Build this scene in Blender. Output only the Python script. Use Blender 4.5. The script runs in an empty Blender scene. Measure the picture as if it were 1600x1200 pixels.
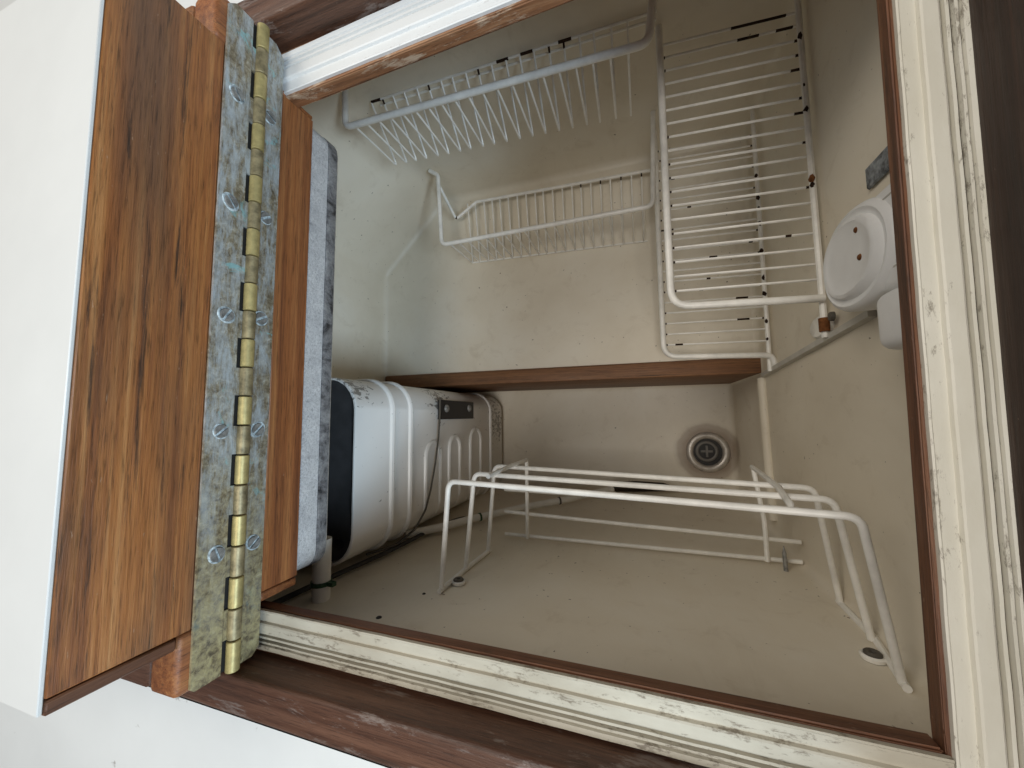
import bpy, bmesh, math, random
from mathutils import Vector, Matrix
random.seed(7)
PI = math.pi
SC = bpy.context.scene
COL = SC.collection

# ------------------------------------------------------------------ camera
# The phone is held over an open top-loading icebox; the camera is the origin, z is up.
cam_d = bpy.data.cameras.new('camera')
cam = bpy.data.objects.new('camera', cam_d)
COL.objects.link(cam)
cam_d.sensor_fit = 'HORIZONTAL'
cam_d.sensor_width = 36.0
cam_d.lens = 36.0 * 590.0 / 1600.0          # very wide phone lens
cam_d.clip_start = 0.005
cam_d.clip_end = 50
cam.matrix_world = Matrix(((0.9473, 0.0377, 0.3181, 0), (-0.0112, 0.9963, -0.0849, 0),
                           (-0.3201, 0.0768, 0.9443, 0), (0, 0, 0, 1)))
SC.camera = cam

# ------------------------------------------------------------------ light
w = bpy.data.worlds.new('World')
SC.world = w
w.use_nodes = True
w.node_tree.nodes['Background'].inputs[0].default_value = (0.80, 0.86, 1.0, 1)
w.node_tree.nodes['Background'].inputs[1].default_value = 0.12


def area(name, loc, target, size, power, col):
    l = bpy.data.lights.new(name, 'AREA')
    l.shape = 'RECTANGLE'
    l.size, l.size_y = size
    l.energy = power
    l.color = col
    o = bpy.data.objects.new(name, l)
    COL.objects.link(o)
    o.location = loc
    o.rotation_euler = (Vector(target) - Vector(loc)).to_track_quat('-Z', 'Y').to_euler()
    return o


area('window_light', (0.80, -0.42, 0.54), (-0.15, 0.04, -0.25), (0.45, 0.38), 13.5, (0.66, 0.84, 1.0))
area('side_fill_light', (-0.66, 0.52, 0.80), (0.02, -0.02, -0.3), (0.70, 0.60), 7.2, (1.0, 0.93, 0.82))  # added fill to lift the near and side walls, no known lamp
area('overhead_fill_light', (0.03, -0.24, 0.98), (-0.04, 0.16, -0.4), (0.36, 0.36), 6.0, (1.0, 0.96, 0.90))  # added overhead fill aimed into the box to brighten the interior

SC.view_settings.view_transform = 'Standard'
SC.view_settings.look = 'None'
SC.view_settings.exposure = 0.0
SC.view_settings.gamma = 1.0
SC.view_settings.use_curve_mapping = False
SC.cycles.max_bounces = 10
SC.cycles.diffuse_bounces = 8
SC.cycles.use_denoising = True


# ------------------------------------------------------------------ materials
def mat(name):
    m = bpy.data.materials.new(name)
    m.use_nodes = True
    nt = m.node_tree
    return m, nt, nt.nodes['Principled BSDF']


def N(nt, t, **kw):
    n = nt.nodes.new(t)
    for k, v in kw.items():
        if k in n.inputs:
            n.inputs[k].default_value = v
        else:
            setattr(n, k, v)
    return n


def ramp(nt, stops, interp='LINEAR'):
    r = nt.nodes.new('ShaderNodeValToRGB')
    r.color_ramp.interpolation = interp
    el = r.color_ramp.elements
    el[0].position, el[0].color = stops[0][0], (*stops[0][1], 1)
    el[1].position, el[1].color = stops[-1][0], (*stops[-1][1], 1)
    for p, c in stops[1:-1]:
        e = el.new(p)
        e.color = (*c, 1)
    return r


def coords(nt, scale=(1, 1, 1), rnd=0.0, loc=(0, 0, 0)):
    tc = nt.nodes.new('ShaderNodeTexCoord')
    mp = nt.nodes.new('ShaderNodeMapping')
    mp.inputs['Scale'].default_value = scale
    mp.inputs['Location'].default_value = loc
    if rnd:
        oi = nt.nodes.new('ShaderNodeObjectInfo')
        mu = N(nt, 'ShaderNodeMath', operation='MULTIPLY')
        mu.inputs[1].default_value = rnd
        nt.links.new(oi.outputs['Random'], mu.inputs[0])
        ad = N(nt, 'ShaderNodeVectorMath', operation='ADD')
        nt.links.new(tc.outputs['Object'], ad.inputs[0])
        nt.links.new(mu.outputs[0], ad.inputs[1])
        nt.links.new(ad.outputs[0], mp.inputs[0])
    else:
        nt.links.new(tc.outputs['Object'], mp.inputs[0])
    return mp


def noise(nt, vec, scale, detail=4, rough=0.55, dist=0.0):
    n = N(nt, 'ShaderNodeTexNoise')
    n.inputs['Scale'].default_value = scale
    n.inputs['Detail'].default_value = detail
    n.inputs['Roughness'].default_value = rough
    n.inputs['Distortion'].default_value = dist
    nt.links.new(vec.outputs[0], n.inputs['Vector'])
    return n


def mix(nt, a, b, fac, blend='MIX'):
    x = N(nt, 'ShaderNodeMix', data_type='RGBA', blend_type=blend)
    for s, v in ((6, a), (7, b), (0, fac)):
        if hasattr(v, 'outputs'):
            nt.links.new(v.outputs[0] if v.bl_idname != 'ShaderNodeMix' else v.outputs[2], x.inputs[s])
        elif isinstance(v, (int, float)):
            x.inputs[s].default_value = v
        else:
            x.inputs[s].default_value = (*v, 1)
    return x


def out(x):
    return x.outputs[2] if x.bl_idname == 'ShaderNodeMix' else x.outputs[0]


def bump(nt, bsdf, h, strength=0.3, dist=0.001):
    b = N(nt, 'ShaderNodeBump')
    b.inputs['Strength'].default_value = strength
    b.inputs['Distance'].default_value = dist
    nt.links.new(h.outputs[0], b.inputs['Height'])
    nt.links.new(b.outputs[0], bsdf.inputs['Normal'])


def wood(name, stops, dark=0.75, rough=0.5, wear=None, wear_at=0.62, rnd=3.0, streak_at=(0.56, 0.64), grey=0.0):
    """grain runs along the local X axis"""
    m, nt, b = mat(name)
    n1 = noise(nt, coords(nt, (4, 230, 230), rnd), 1.0, 9, 0.70, 0.35)
    base = ramp(nt, stops)
    nt.links.new(n1.outputs[0], base.inputs[0])
    x = base
    # broad drift of tone from board to board and along the board
    n0 = noise(nt, coords(nt, (5, 34, 34), rnd, (1, 7, 4)), 1.0, 4, 0.55, 0.4)
    if grey:
        r0 = ramp(nt, [(0.40, (0, 0, 0)), (0.66, (grey,) * 3)])
        nt.links.new(n0.outputs[0], r0.inputs[0])
        x = mix(nt, x, (0.140, 0.074, 0.042), r0)
    # long thin dark streaks
    n2 = noise(nt, coords(nt, (8, 170, 170), rnd, (3, 1, 2)), 1.0, 8, 0.74, 0.25)
    r2 = ramp(nt, [(streak_at[0], (0, 0, 0)), (streak_at[1], (dark,) * 3)])
    nt.links.new(n2.outputs[0], r2.inputs[0])
    x = mix(nt, x, (0.036, 0.022, 0.015), r2)
    # open pores
    n3 = noise(nt, coords(nt, (70, 1300, 1300), rnd), 1.0, 4, 0.65)
    r3 = ramp(nt, [(0.30, (0.35,) * 3), (0.46, (1, 1, 1)), (0.75, (1.25,) * 3)])
    nt.links.new(n3.outputs[0], r3.inputs[0])
    x = mix(nt, x, r3, 0.8, 'MULTIPLY')
    # pale scuffs
    n5 = noise(nt, coords(nt, (160, 700, 700), rnd, (4, 4, 9)), 1.0, 3, 0.6)
    r5 = ramp(nt, [(0.70, (0, 0, 0)), (0.76, (0.45,) * 3)])
    nt.links.new(n5.outputs[0], r5.inputs[0])
    x = mix(nt, x, (0.50, 0.36, 0.25), r5)
    if wear:
        n4 = noise(nt, coords(nt, (22, 90, 90), rnd, (8, 2, 5)), 1.0, 9, 0.75, 0.3)
        r4 = ramp(nt, [(wear_at, (0, 0, 0)), (wear_at + 0.07, (0.8,) * 3)])
        nt.links.new(n4.outputs[0], r4.inputs[0])
        x = mix(nt, x, wear, r4)
    nt.links.new(out(x), b.inputs['Base Color'])
    rr = ramp(nt, [(0.3, (rough - 0.12,) * 3), (0.7, (rough + 0.15,) * 3)])
    nt.links.new(n2.outputs[0], rr.inputs[0])
    nt.links.new(rr.outputs[0], b.inputs['Roughness'])
    bump(nt, b, n3, 0.4, 0.0007)
    return m


TEAK = wood('teak_weathered', [(0.28, (0.11, 0.038, 0.014)), (0.43, (0.26, 0.090, 0.028)),
                               (0.55, (0.38, 0.148, 0.044)), (0.70, (0.52, 0.250, 0.092))], 0.85, 0.42, grey=0.8, streak_at=(0.55, 0.63))
TEAK_RED = wood('teak_red', [(0.30, (0.14, 0.042, 0.015)), (0.50, (0.29, 0.098, 0.030)),
                             (0.70, (0.45, 0.185, 0.060))], 0.6, 0.46, streak_at=(0.60, 0.70), grey=0.3)
TEAK_DARK = wood('teak_dark', [(0.30, (0.045, 0.018, 0.010)), (0.50, (0.095, 0.042, 0.024)),
                               (0.72, (0.165, 0.080, 0.048))], 0.5, 0.42, (0.23, 0.18, 0.155), 0.56)
TEAK_SHADE = wood('teak_rail_shade', [(0.30, (0.018, 0.007, 0.004)), (0.50, (0.034, 0.014, 0.008)),
                                      (0.72, (0.058, 0.025, 0.014))], 0.5, 0.5)  # extra dark copy of the trim teak, shade put into the colour
TEAK_RIM = wood('teak_rim', [(0.30, (0.065, 0.025, 0.012)), (0.50, (0.125, 0.050, 0.023)),
                             (0.72, (0.22, 0.10, 0.048))], 0.6, 0.5)
TEAK_WORN = wood('teak_worn', [(0.30, (0.12, 0.050, 0.022)), (0.50, (0.26, 0.115, 0.050)),
                               (0.72, (0.44, 0.25, 0.135))], 0.7, 0.6, (0.56, 0.43, 0.31), 0.55)
TEAK_BAT = wood('teak_batten', [(0.30, (0.10, 0.042, 0.017)), (0.50, (0.20, 0.088, 0.034)),
                                (0.72, (0.30, 0.15, 0.065))], 0.7, 0.55, grey=0.4)


def plain(name, col, rough=0.5, metal=0.0, spec=0.5, var=0.0, scale=30, bmp=0.0):
    m, nt, b = mat(name)
    b.inputs['Roughness'].default_value = rough
    b.inputs['Metallic'].default_value = metal
    b.inputs['Specular IOR Level'].default_value = spec
    b.inputs['Base Color'].default_value = (*col, 1)
    if var:
        c = coords(nt, (1, 1, 1), 2.0)
        n = noise(nt, c, scale, 6, 0.6)
        r = ramp(nt, [(0.3, tuple(v * (1 - var) for v in col)), (0.7, tuple(min(1, v * (1 + var)) for v in col))])
        nt.links.new(n.outputs[0], r.inputs[0])
        nt.links.new(r.outputs[0], b.inputs['Base Color'])
        if bmp:
            bump(nt, b, n, bmp, 0.001)
    return m


def liner_mat():
    m, nt, b = mat('gelcoat_liner')
    c = coords(nt, (1, 1, 1))
    n = noise(nt, c, 5.0, 6, 0.6, 0.4)
    base = ramp(nt, [(0.32, (0.655, 0.585, 0.465)), (0.5, (0.72, 0.655, 0.535)), (0.68, (0.77, 0.72, 0.615))])
    nt.links.new(n.outputs[0], base.inputs[0])
    n2 = noise(nt, c, 38.0, 8, 0.7, 0.6)
    r2 = ramp(nt, [(0.56, (0, 0, 0)), (0.76, (0.28, 0.28, 0.28))])
    nt.links.new(n2.outputs[0], r2.inputs[0])
    x = mix(nt, base, (0.36, 0.27, 0.17), r2)
    n6 = noise(nt, coords(nt, (40, 40, 9), 0, (2, 3, 1)), 1.0, 7, 0.7, 0.8)
    r6 = ramp(nt, [(0.58, (0, 0, 0)), (0.72, (0.12, 0.12, 0.12))])
    nt.links.new(n6.outputs[0], r6.inputs[0])
    x = mix(nt, x, (0.40, 0.32, 0.22), r6)
    # small specks of dirt
    n3 = noise(nt, c, 210.0, 2, 0.5)
    r3 = ramp(nt, [(0.735, (0, 0, 0)), (0.76, (0.8, 0.8, 0.8))])
    nt.links.new(n3.outputs[0], r3.inputs[0])
    x = mix(nt, x, (0.12, 0.08, 0.05), r3)
    # brown water ring left around the drain
    d = N(nt, 'ShaderNodeVectorMath', operation='DISTANCE')
    wob = noise(nt, c, 26.0, 4, 0.6)
    off = N(nt, 'ShaderNodeVectorMath', operation='SCALE')
    off.inputs['Scale'].default_value = 0.012
    nt.links.new(wob.outputs['Color'], off.inputs[0])
    ad = N(nt, 'ShaderNodeVectorMath', operation='ADD')
    nt.links.new(c.outputs[0], ad.inputs[0])
    nt.links.new(off.outputs[0], ad.inputs[1])
    nt.links.new(ad.outputs[0], d.inputs[0])
    d.inputs[1].default_value = (0.0985 + 0.006, -0.0595 + 0.006, -0.666 + 0.006)
    r4 = ramp(nt, [(0.0, (0.7,) * 3), (0.034, (0.75,) * 3), (0.0395, (0.55,) * 3), (0.0415, (0.65,) * 3), (0.048, (0, 0, 0))])
    nt.links.new(d.outputs['Value'], r4.inputs[0])
    x = mix(nt, x, (0.17, 0.095, 0.045), r4)
    nt.links.new(out(x), b.inputs['Base Color'])
    b.inputs['Roughness'].default_value = 0.42
    b.inputs['Specular IOR Level'].default_value = 0.45
    n5 = noise(nt, c, 55.0, 3, 0.5)
    bump(nt, b, n5, 0.10, 0.0012)
    return m


LINER = liner_mat()


def patina_mat():
    """old brass leaf: brown-grey tarnish, bluish white bloom, turquoise at the edges, bare brass low down"""
    m, nt, b = mat('brass_patina')
    c = coords(nt, (1, 1, 1), 0.0)
    n1 = noise(nt, c, 260.0, 9, 0.76, 0.5)
    tarn = ramp(nt, [(0.30, (0.075, 0.058, 0.034)), (0.45, (0.21, 0.168, 0.105)), (0.57, (0.36, 0.31, 0.215)), (0.70, (0.66, 0.62, 0.52))])
    nt.links.new(n1.outputs[0], tarn.inputs[0])
    n2 = noise(nt, coords(nt, (34, 150, 150), 0), 1.0, 10, 0.80, 0.2)
    r2 = ramp(nt, [(0.43, (0, 0, 0)), (0.60, (0.80,) * 3)])
    nt.links.new(n2.outputs[0], r2.inputs[0])
    # the bloom thins out towards the worn, bare end of the hinge
    sx = N(nt, 'ShaderNodeSeparateXYZ')
    nt.links.new(c.outputs[0], sx.inputs[0])
    mr = N(nt, 'ShaderNodeMapRange')
    mr.inputs[1].default_value = -0.18
    mr.inputs[2].default_value = -0.07
    nt.links.new(sx.outputs[0], mr.inputs[0])
    mu = N(nt, 'ShaderNodeMath', operation='MULTIPLY')
    nt.links.new(r2.outputs[0], mu.inputs[0])
    nt.links.new(mr.outputs[0], mu.inputs[1])
    x = mix(nt, tarn, (0.56, 0.625, 0.66), mu)
    n3 = noise(nt, c, 48.0, 6, 0.7, 0.6)
    r3 = ramp(nt, [(0.60, (0, 0, 0)), (0.66, (0.75,) * 3)])
    nt.links.new(n3.outputs[0], r3.inputs[0])
    mu3 = N(nt, 'ShaderNodeMath', operation='MULTIPLY')
    nt.links.new(r3.outputs[0], mu3.inputs[0])
    nt.links.new(mr.outputs[0], mu3.inputs[1])
    x = mix(nt, x, (0.30, 0.60, 0.62), mu3)
    inv = N(nt, 'ShaderNodeMath', operation='SUBTRACT')
    inv.inputs[0].default_value = 1.0
    nt.links.new(mr.outputs[0], inv.inputs[1])
    n4 = noise(nt, c, 260.0, 9, 0.78, 0.3)
    r4 = ramp(nt, [(0.40, (0, 0, 0)), (0.60, (0.75,) * 3)])
    nt.links.new(n4.outputs[0], r4.inputs[0])
    mu2 = N(nt, 'ShaderNodeMath', operation='MULTIPLY')
    nt.links.new(inv.outputs[0], mu2.inputs[0])
    nt.links.new(r4.outputs[0], mu2.inputs[1])
    x = mix(nt, x, (0.50, 0.42, 0.19), mu2)
    nt.links.new(out(x), b.inputs['Base Color'])
    b.inputs['Metallic'].default_value = 0.25
    rr = ramp(nt, [(0.35, (0.34,) * 3), (0.65, (0.62,) * 3)])
    nt.links.new(n1.outputs[0], rr.inputs[0])
    nt.links.new(rr.outputs[0], b.inputs['Roughness'])
    bump(nt, b, n1, 0.5, 0.0008)
    return m


PATINA = patina_mat()
BRASS = plain('brass_knuckle', (0.46, 0.375, 0.16), 0.46, 0.40, 0.5, 0.22, 260, 0.15)
BRASS_DULL = plain('brass_dull_knuckle', (0.30, 0.245, 0.135), 0.50, 0.4, 0.5, 0.5, 200, 0.25)
SCREW = plain('screw_zinc', (0.27, 0.265, 0.25), 0.5, 0.35, 0.5, 0.45, 300)
BLOOM = plain('verdigris', (0.47, 0.53, 0.545), 0.8, 0.0, 0.3, 0.75, 420, 0.6)
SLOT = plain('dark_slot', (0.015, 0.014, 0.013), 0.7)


def foil_mat(name, lo, mid, hi, at):
    m, nt, b = mat(name)
    n1 = noise(nt, coords(nt, (1, 1.7, 1.7)), 380.0, 7, 0.72, 0.9)
    n2 = noise(nt, coords(nt, (40, 75, 75), 0), 1.0, 8, 0.72, 0.4)
    base = ramp(nt, [(at, lo), (at + 0.11, mid), (at + 0.40, hi)])
    nt.links.new(n2.outputs[0], base.inputs[0])
    fine = ramp(nt, [(0.32, (0.50,) * 3), (0.50, (0.95,) * 3), (0.66, (1.15,) * 3)])
    nt.links.new(n1.outputs[0], fine.inputs[0])
    x = mix(nt, base, fine, 0.85, 'MULTIPLY')
    nt.links.new(out(x), b.inputs['Base Color'])
    b.inputs['Metallic'].default_value = 0.15
    b.inputs['Roughness'].default_value = 0.40
    bump(nt, b, n1, 0.75, 0.0012)
    return m


FOIL = foil_mat('wrinkled_silver_vinyl', (0.30, 0.30, 0.31), (0.62, 0.62, 0.63), (0.82, 0.82, 0.82), 0.24)
FOIL_DARK = foil_mat('dark_silver_vinyl', (0.035, 0.035, 0.04), (0.26, 0.26, 0.27), (0.66, 0.66, 0.665), 0.36)  # darker vinyl with noise blotches, used on the plug base
FOIL_EDGE = plain('flaking_white_tape', (0.62, 0.61, 0.56), 0.7, 0, 0.3, 0.45, 240, 0.6)


def gasket_mat(name, lo, hi, dirt, amount):
    m, nt, b = mat(name)
    n1 = noise(nt, coords(nt, (14, 30, 30), 5.0), 1.0, 6, 0.6)
    base = ramp(nt, [(0.3, lo), (0.7, hi)])
    nt.links.new(n1.outputs[0], base.inputs[0])
    n2 = noise(nt, coords(nt, (150, 420, 420), 5.0), 1.0, 9, 0.78, 0.3)
    n4 = noise(nt, coords(nt, (18, 120, 120), 5.0, (2, 5, 1)), 1.0, 4, 0.6)
    a = N(nt, 'ShaderNodeMath', operation='MULTIPLY_ADD')
    nt.links.new(n4.outputs[0], a.inputs[0])
    a.inputs[1].default_value = 0.55
    nt.links.new(n2.outputs[0], a.inputs[2])
    r2 = ramp(nt, [(amount, (0, 0, 0)), (amount + 0.09, (0.75,) * 3)])
    nt.links.new(a.outputs[0], r2.inputs[0])
    x = mix(nt, base, dirt, r2)
    nt.links.new(out(x), b.inputs['Base Color'])
    b.inputs['Roughness'].default_value = 0.45
    b.inputs['Specular IOR Level'].default_value = 0.45
    bump(nt, b, n2, 0.2, 0.0006)
    return m


GASKET = gasket_mat('gasket_cream', (0.66, 0.625, 0.52), (0.80, 0.775, 0.685), (0.20, 0.165, 0.12), 0.875)
GASKET_CLEAN = gasket_mat('gasket_white', (0.70, 0.70, 0.68), (0.78, 0.78, 0.765), (0.33, 0.31, 0.28), 0.90)
GASKET_GRIMY_SHADE = gasket_mat('gasket_grimy_shade', (0.40, 0.36, 0.28), (0.60, 0.56, 0.46), (0.15, 0.115, 0.08), 0.83)  # real grime, plus the trim's shade painted in as darker rubber
GASKET_GRIME = gasket_mat('grimy_groove', (0.07, 0.055, 0.04), (0.21, 0.175, 0.13), (0.018, 0.015, 0.012), 0.74)

LAMINATE = plain('white_laminate', (0.75, 0.745, 0.715), 0.35, 0, 0.45, 0.035, 14)


def laminate_speck():
    m, nt, b = mat('counter_laminate')
    c = coords(nt)
    n = noise(nt, c, 90.0, 3, 0.6)
    r = ramp(nt, [(0.70, (0.75, 0.75, 0.725)), (0.76, (0.40, 0.38, 0.35))])
    nt.links.new(n.outputs[0], r.inputs[0])
    n2 = noise(nt, c, 9.0, 5, 0.6)
    r2 = ramp(nt, [(0.3, (0.93,) * 3), (0.7, (1.03,) * 3)])
    nt.links.new(n2.outputs[0], r2.inputs[0])
    x = mix(nt, r, r2, 1.0, 'MULTIPLY')
    nt.links.new(out(x), b.inputs['Base Color'])
    b.inputs['Roughness'].default_value = 0.38
    return m


COUNTER = laminate_speck()
WIRE = plain('white_coated_wire', (0.82, 0.80, 0.745), 0.36, 0, 0.5, 0.12, 70)
RUST = plain('rust', (0.030, 0.016, 0.010), 0.85, 0, 0.2, 0.5, 300, 0.5)
RUST_ORANGE = plain('orange_rust', (0.17, 0.065, 0.022), 0.9, 0, 0.2, 0.5, 250, 0.5)
PLASTIC = plain('white_plastic', (0.80, 0.80, 0.79), 0.42, 0, 0.5, 0.04, 60, 0.15)
PIPE = plain('grey_white_pipe', (0.78, 0.76, 0.70), 0.5, 0, 0.4, 0.08, 50)
BLACK = plain('black_plastic', (0.012, 0.012, 0.014), 0.45)
DOORBLACK = plain('dark_door', (0.05, 0.05, 0.052), 0.28, 0, 0.5, 0.3, 40)
CABLE = plain('grey_cable', (0.085, 0.075, 0.06), 0.6)
GREEN = plain('green_tie', (0.02, 0.075, 0.03), 0.5)
STEEL = plain('drain_steel', (0.50, 0.46, 0.41), 0.34, 0.45, 0.6, 0.22, 120)
DRAIN_DARK = plain('drain_dark', (0.020, 0.018, 0.016), 0.55)
DRAIN_GREY = plain('drain_grey', (0.15, 0.14, 0.125), 0.5, 0.3)
SPECK = plain('mottled_grey_plate', (0.20, 0.22, 0.24), 0.5, 0.3, 0.5, 0.9, 260, 0.5)
RAILG = plain('grey_rail', (0.52, 0.50, 0.45), 0.5, 0.1, 0.5, 0.12, 60)


def evap_mat():
    m, nt, b = mat('chipped_white_paint')
    c = coords(nt)
    n = noise(nt, c, 8.0, 4, 0.5)
    base = ramp(nt, [(0.3, (0.74, 0.72, 0.68)), (0.7, (0.83, 0.815, 0.785))])
    nt.links.new(n.outputs[0], base.inputs[0])
    n2 = noise(nt, coords(nt, (1.6, 1.6, 1)), 105.0, 7, 0.68, 0.5)
    # chips gather round two scuffed places on the shoulder
    tot = None
    for ctr, rad in (((-0.246, 0.025, -0.430), 0.045), ((-0.243, -0.008, -0.625), 0.066), ((-0.252, 0.026, -0.285), 0.034)):
        d = N(nt, 'ShaderNodeVectorMath', operation='DISTANCE')
        nt.links.new(c.outputs[0], d.inputs[0])
        d.inputs[1].default_value = ctr
        mr = N(nt, 'ShaderNodeMapRange')
        mr.inputs[1].default_value = 0.0
        mr.inputs[2].default_value = rad
        mr.inputs[3].default_value = 0.22
        mr.inputs[4].default_value = 0.0
        nt.links.new(d.outputs['Value'], mr.inputs[0])
        if tot is None:
            tot = mr
        else:
            a = N(nt, 'ShaderNodeMath', operation='ADD')
            nt.links.new(tot.outputs[0], a.inputs[0])
            nt.links.new(mr.outputs[0], a.inputs[1])
            tot = a
    a = N(nt, 'ShaderNodeMath', operation='ADD')
    nt.links.new(n2.outputs[0], a.inputs[0])
    nt.links.new(tot.outputs[0], a.inputs[1])
    r2 = ramp(nt, [(0.665, (0, 0, 0)), (0.675, (0.92,) * 3)])
    nt.links.new(a.outputs[0], r2.inputs[0])
    x = mix(nt, base, (0.20, 0.185, 0.165), r2)
    nt.links.new(out(x), b.inputs['Base Color'])
    b.inputs['Roughness'].default_value = 0.33
    n3 = noise(nt, c, 26.0, 3, 0.5)
    bump(nt, b, n3, 0.12, 0.002)
    return m


EVAP = evap_mat()


# ------------------------------------------------------------------ mesh helpers
def link(o, parent=None):
    COL.objects.link(o)
    if parent is not None:
        o.parent = parent
    return o


def mk(name, bm, m, parent=None, smooth=False, loc=None, mats=None):
    me = bpy.data.meshes.new(name)
    bmesh.ops.recalc_face_normals(bm, faces=bm.faces)
    bm.to_mesh(me)
    bm.free()
    for mm in (mats or [m]):
        me.materials.append(mm)
    if smooth:
        me.polygons.foreach_set('use_smooth', [True] * len(me.polygons))
        try:
            me.set_sharp_from_angle(angle=math.radians(40))
        except Exception:
            pass
    o = bpy.data.objects.new(name, me)
    if loc is not None:
        o.location = loc
    return link(o, parent)


def thing(name, label, cat, loc=(0, 0, 0), group=None):
    o = bpy.data.objects.new(name, None)
    o.empty_display_size = 0.02
    COL.objects.link(o)
    o.location = loc
    o['label'] = label
    o['category'] = cat
    if group:
        o['group'] = group
    return o


def tag(o, label, cat, group=None):
    o['label'] = label
    o['category'] = cat
    if group:
        o['group'] = group
    return o


def add_box(bm, lo, hi, bev=0.0, seg=2):
    r = bmesh.ops.create_cube(bm, size=1.0)
    vs = r['verts']
    for v in vs:
        v.co = Vector([lo[i] + (hi[i] - lo[i]) * (v.co[i] + 0.5) for i in range(3)])
    if bev:
        es = list({e for v in vs for e in v.link_edges})
        bmesh.ops.bevel(bm, geom=es, offset=bev, segments=seg, affect='EDGES', profile=0.5)
    return vs


def box(name, lo, hi, m, parent=None, bev=0.0, seg=2, axis='X', origin=(0, 0, 0)):
    """box given in world coordinates; its local X axis runs along `axis` so the grain follows it"""
    bm = bmesh.new()
    c = [(lo[i] + hi[i]) / 2 for i in range(3)]
    h = [(hi[i] - lo[i]) / 2 for i in range(3)]
    if axis == 'Y':
        h = [h[1], h[0], h[2]]
    elif axis == 'Z':
        h = [h[2], h[1], h[0]]
    add_box(bm, [-v for v in h], h, bev, seg)
    o = mk(name, bm, m, parent, smooth=bev > 0)
    o.location = [c[i] - origin[i] for i in range(3)]
    if axis == 'Y':
        o.rotation_euler = (0, 0, PI / 2)
    elif axis == 'Z':
        o.rotation_euler = (0, PI / 2, 0)
    return o


def round_path(pts, rad, seg=5):
    pts = [Vector(p) for p in pts]
    res = [pts[0]]
    for i in range(1, len(pts) - 1):
        a, b, c = pts[i - 1], pts[i], pts[i + 1]
        u, v = (a - b), (c - b)
        lu, lv = u.length, v.length
        u.normalize()
        v.normalize()
        ang = u.angle(v)
        if ang > PI - 0.02:
            res.append(b)
            continue
        r = rad[i] if isinstance(rad, dict) else rad
        t = min(r / math.tan(ang / 2), lu * 0.45, lv * 0.45)
        p0, p1 = b + u * t, b + v * t
        for k in range(seg + 1):
            s = k / seg
            res.append((p0 * (1 - s) ** 2) + (b * 2 * s * (1 - s)) + (p1 * s * s))
    res.append(pts[-1])
    return res


def add_tube(bm, pts, r, n=8, caps=True, mi=None):
    pts = [Vector(p) for p in pts]
    rings = []
    t0 = (pts[1] - pts[0]).normalized()
    ref = Vector((0, 0, 1)) if abs(t0.z) < 0.9 else Vector((1, 0, 0))
    nrm = t0.cross(ref).normalized()
    for i, p in enumerate(pts):
        if i == 0:
            t = t0
        elif i == len(pts) - 1:
            t = (pts[-1] - pts[-2]).normalized()
        else:
            t = ((pts[i + 1] - p).normalized() + (p - pts[i - 1]).normalized()).normalized()
        nrm = (nrm - t * nrm.dot(t)).normalized()
        bn = t.cross(nrm)
        rr = r[i] if isinstance(r, (list, tuple)) else r
        rings.append([bm.verts.new(p + (nrm * math.cos(2 * PI * k / n) + bn * math.sin(2 * PI * k / n)) * rr) for k in range(n)])
    for i in range(len(rings) - 1):
        for k in range(n):
            f = bm.faces.new((rings[i][k], rings[i][(k + 1) % n], rings[i + 1][(k + 1) % n], rings[i + 1][k]))
            if mi is not None:
                f.material_index = mi(i) if callable(mi) else mi
    if caps:
        for rg in (rings[0], rings[-1]):
            f = bm.faces.new(rg)
            if mi is not None:
                f.material_index = 0
    return rings


def tube(name, pts, r, m, parent=None, n=8, mats=None, mi=None, origin=(0, 0, 0)):
    bm = bmesh.new()
    o3 = Vector(origin)
    add_tube(bm, [Vector(p) - o3 for p in pts], r, n, True, mi)
    return mk(name, bm, m, parent, smooth=True, mats=mats)


def add_lathe(bm, prof, n=32, ctr=(0, 0, 0), axis='Z', cap=False):
    c = Vector(ctr)
    rings = []
    for (r, h) in prof:
        ring = []
        for k in range(n):
            a = 2 * PI * k / n
            if axis == 'Z':
                p = Vector((r * math.cos(a), r * math.sin(a), h))
            elif axis == 'X':
                p = Vector((h, r * math.cos(a), r * math.sin(a)))
            else:
                p = Vector((r * math.sin(a), h, r * math.cos(a)))
            ring.append(bm.verts.new(c + p))
        rings.append(ring)
    for i in range(len(rings) - 1):
        for k in range(n):
            bm.faces.new((rings[i][k], rings[i][(k + 1) % n], rings[i + 1][(k + 1) % n], rings[i + 1][k]))
    if cap:
        bm.faces.new(rings[0])
        bm.faces.new(rings[-1])
    return rings


def polybox(name, poly, z0, z1, m, parent=None, bev=0.0, origin=(0, 0, 0), turn=False):
    """vertical prism over an xy polygon; turn lays the grain along world Y"""
    bm = bmesh.new()
    if turn:
        poly = [(y, -x) for x, y in poly]
    o3 = Vector(origin)
    b = [bm.verts.new(Vector((x, y, z0)) - o3) for x, y in poly]
    t = [bm.verts.new(Vector((x, y, z1)) - o3) for x, y in poly]
    bm.faces.new(b)
    bm.faces.new(t)
    for i in range(len(poly)):
        j = (i + 1) % len(poly)
        bm.faces.new((b[i], b[j], t[j], t[i]))
    if bev:
        bmesh.ops.bevel(bm, geom=list(bm.edges), offset=bev, segments=2, affect='EDGES')
    o = mk(name, bm, m, parent, smooth=bev > 0)
    if turn:
        o.rotation_euler.z = PI / 2
    return o


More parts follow.
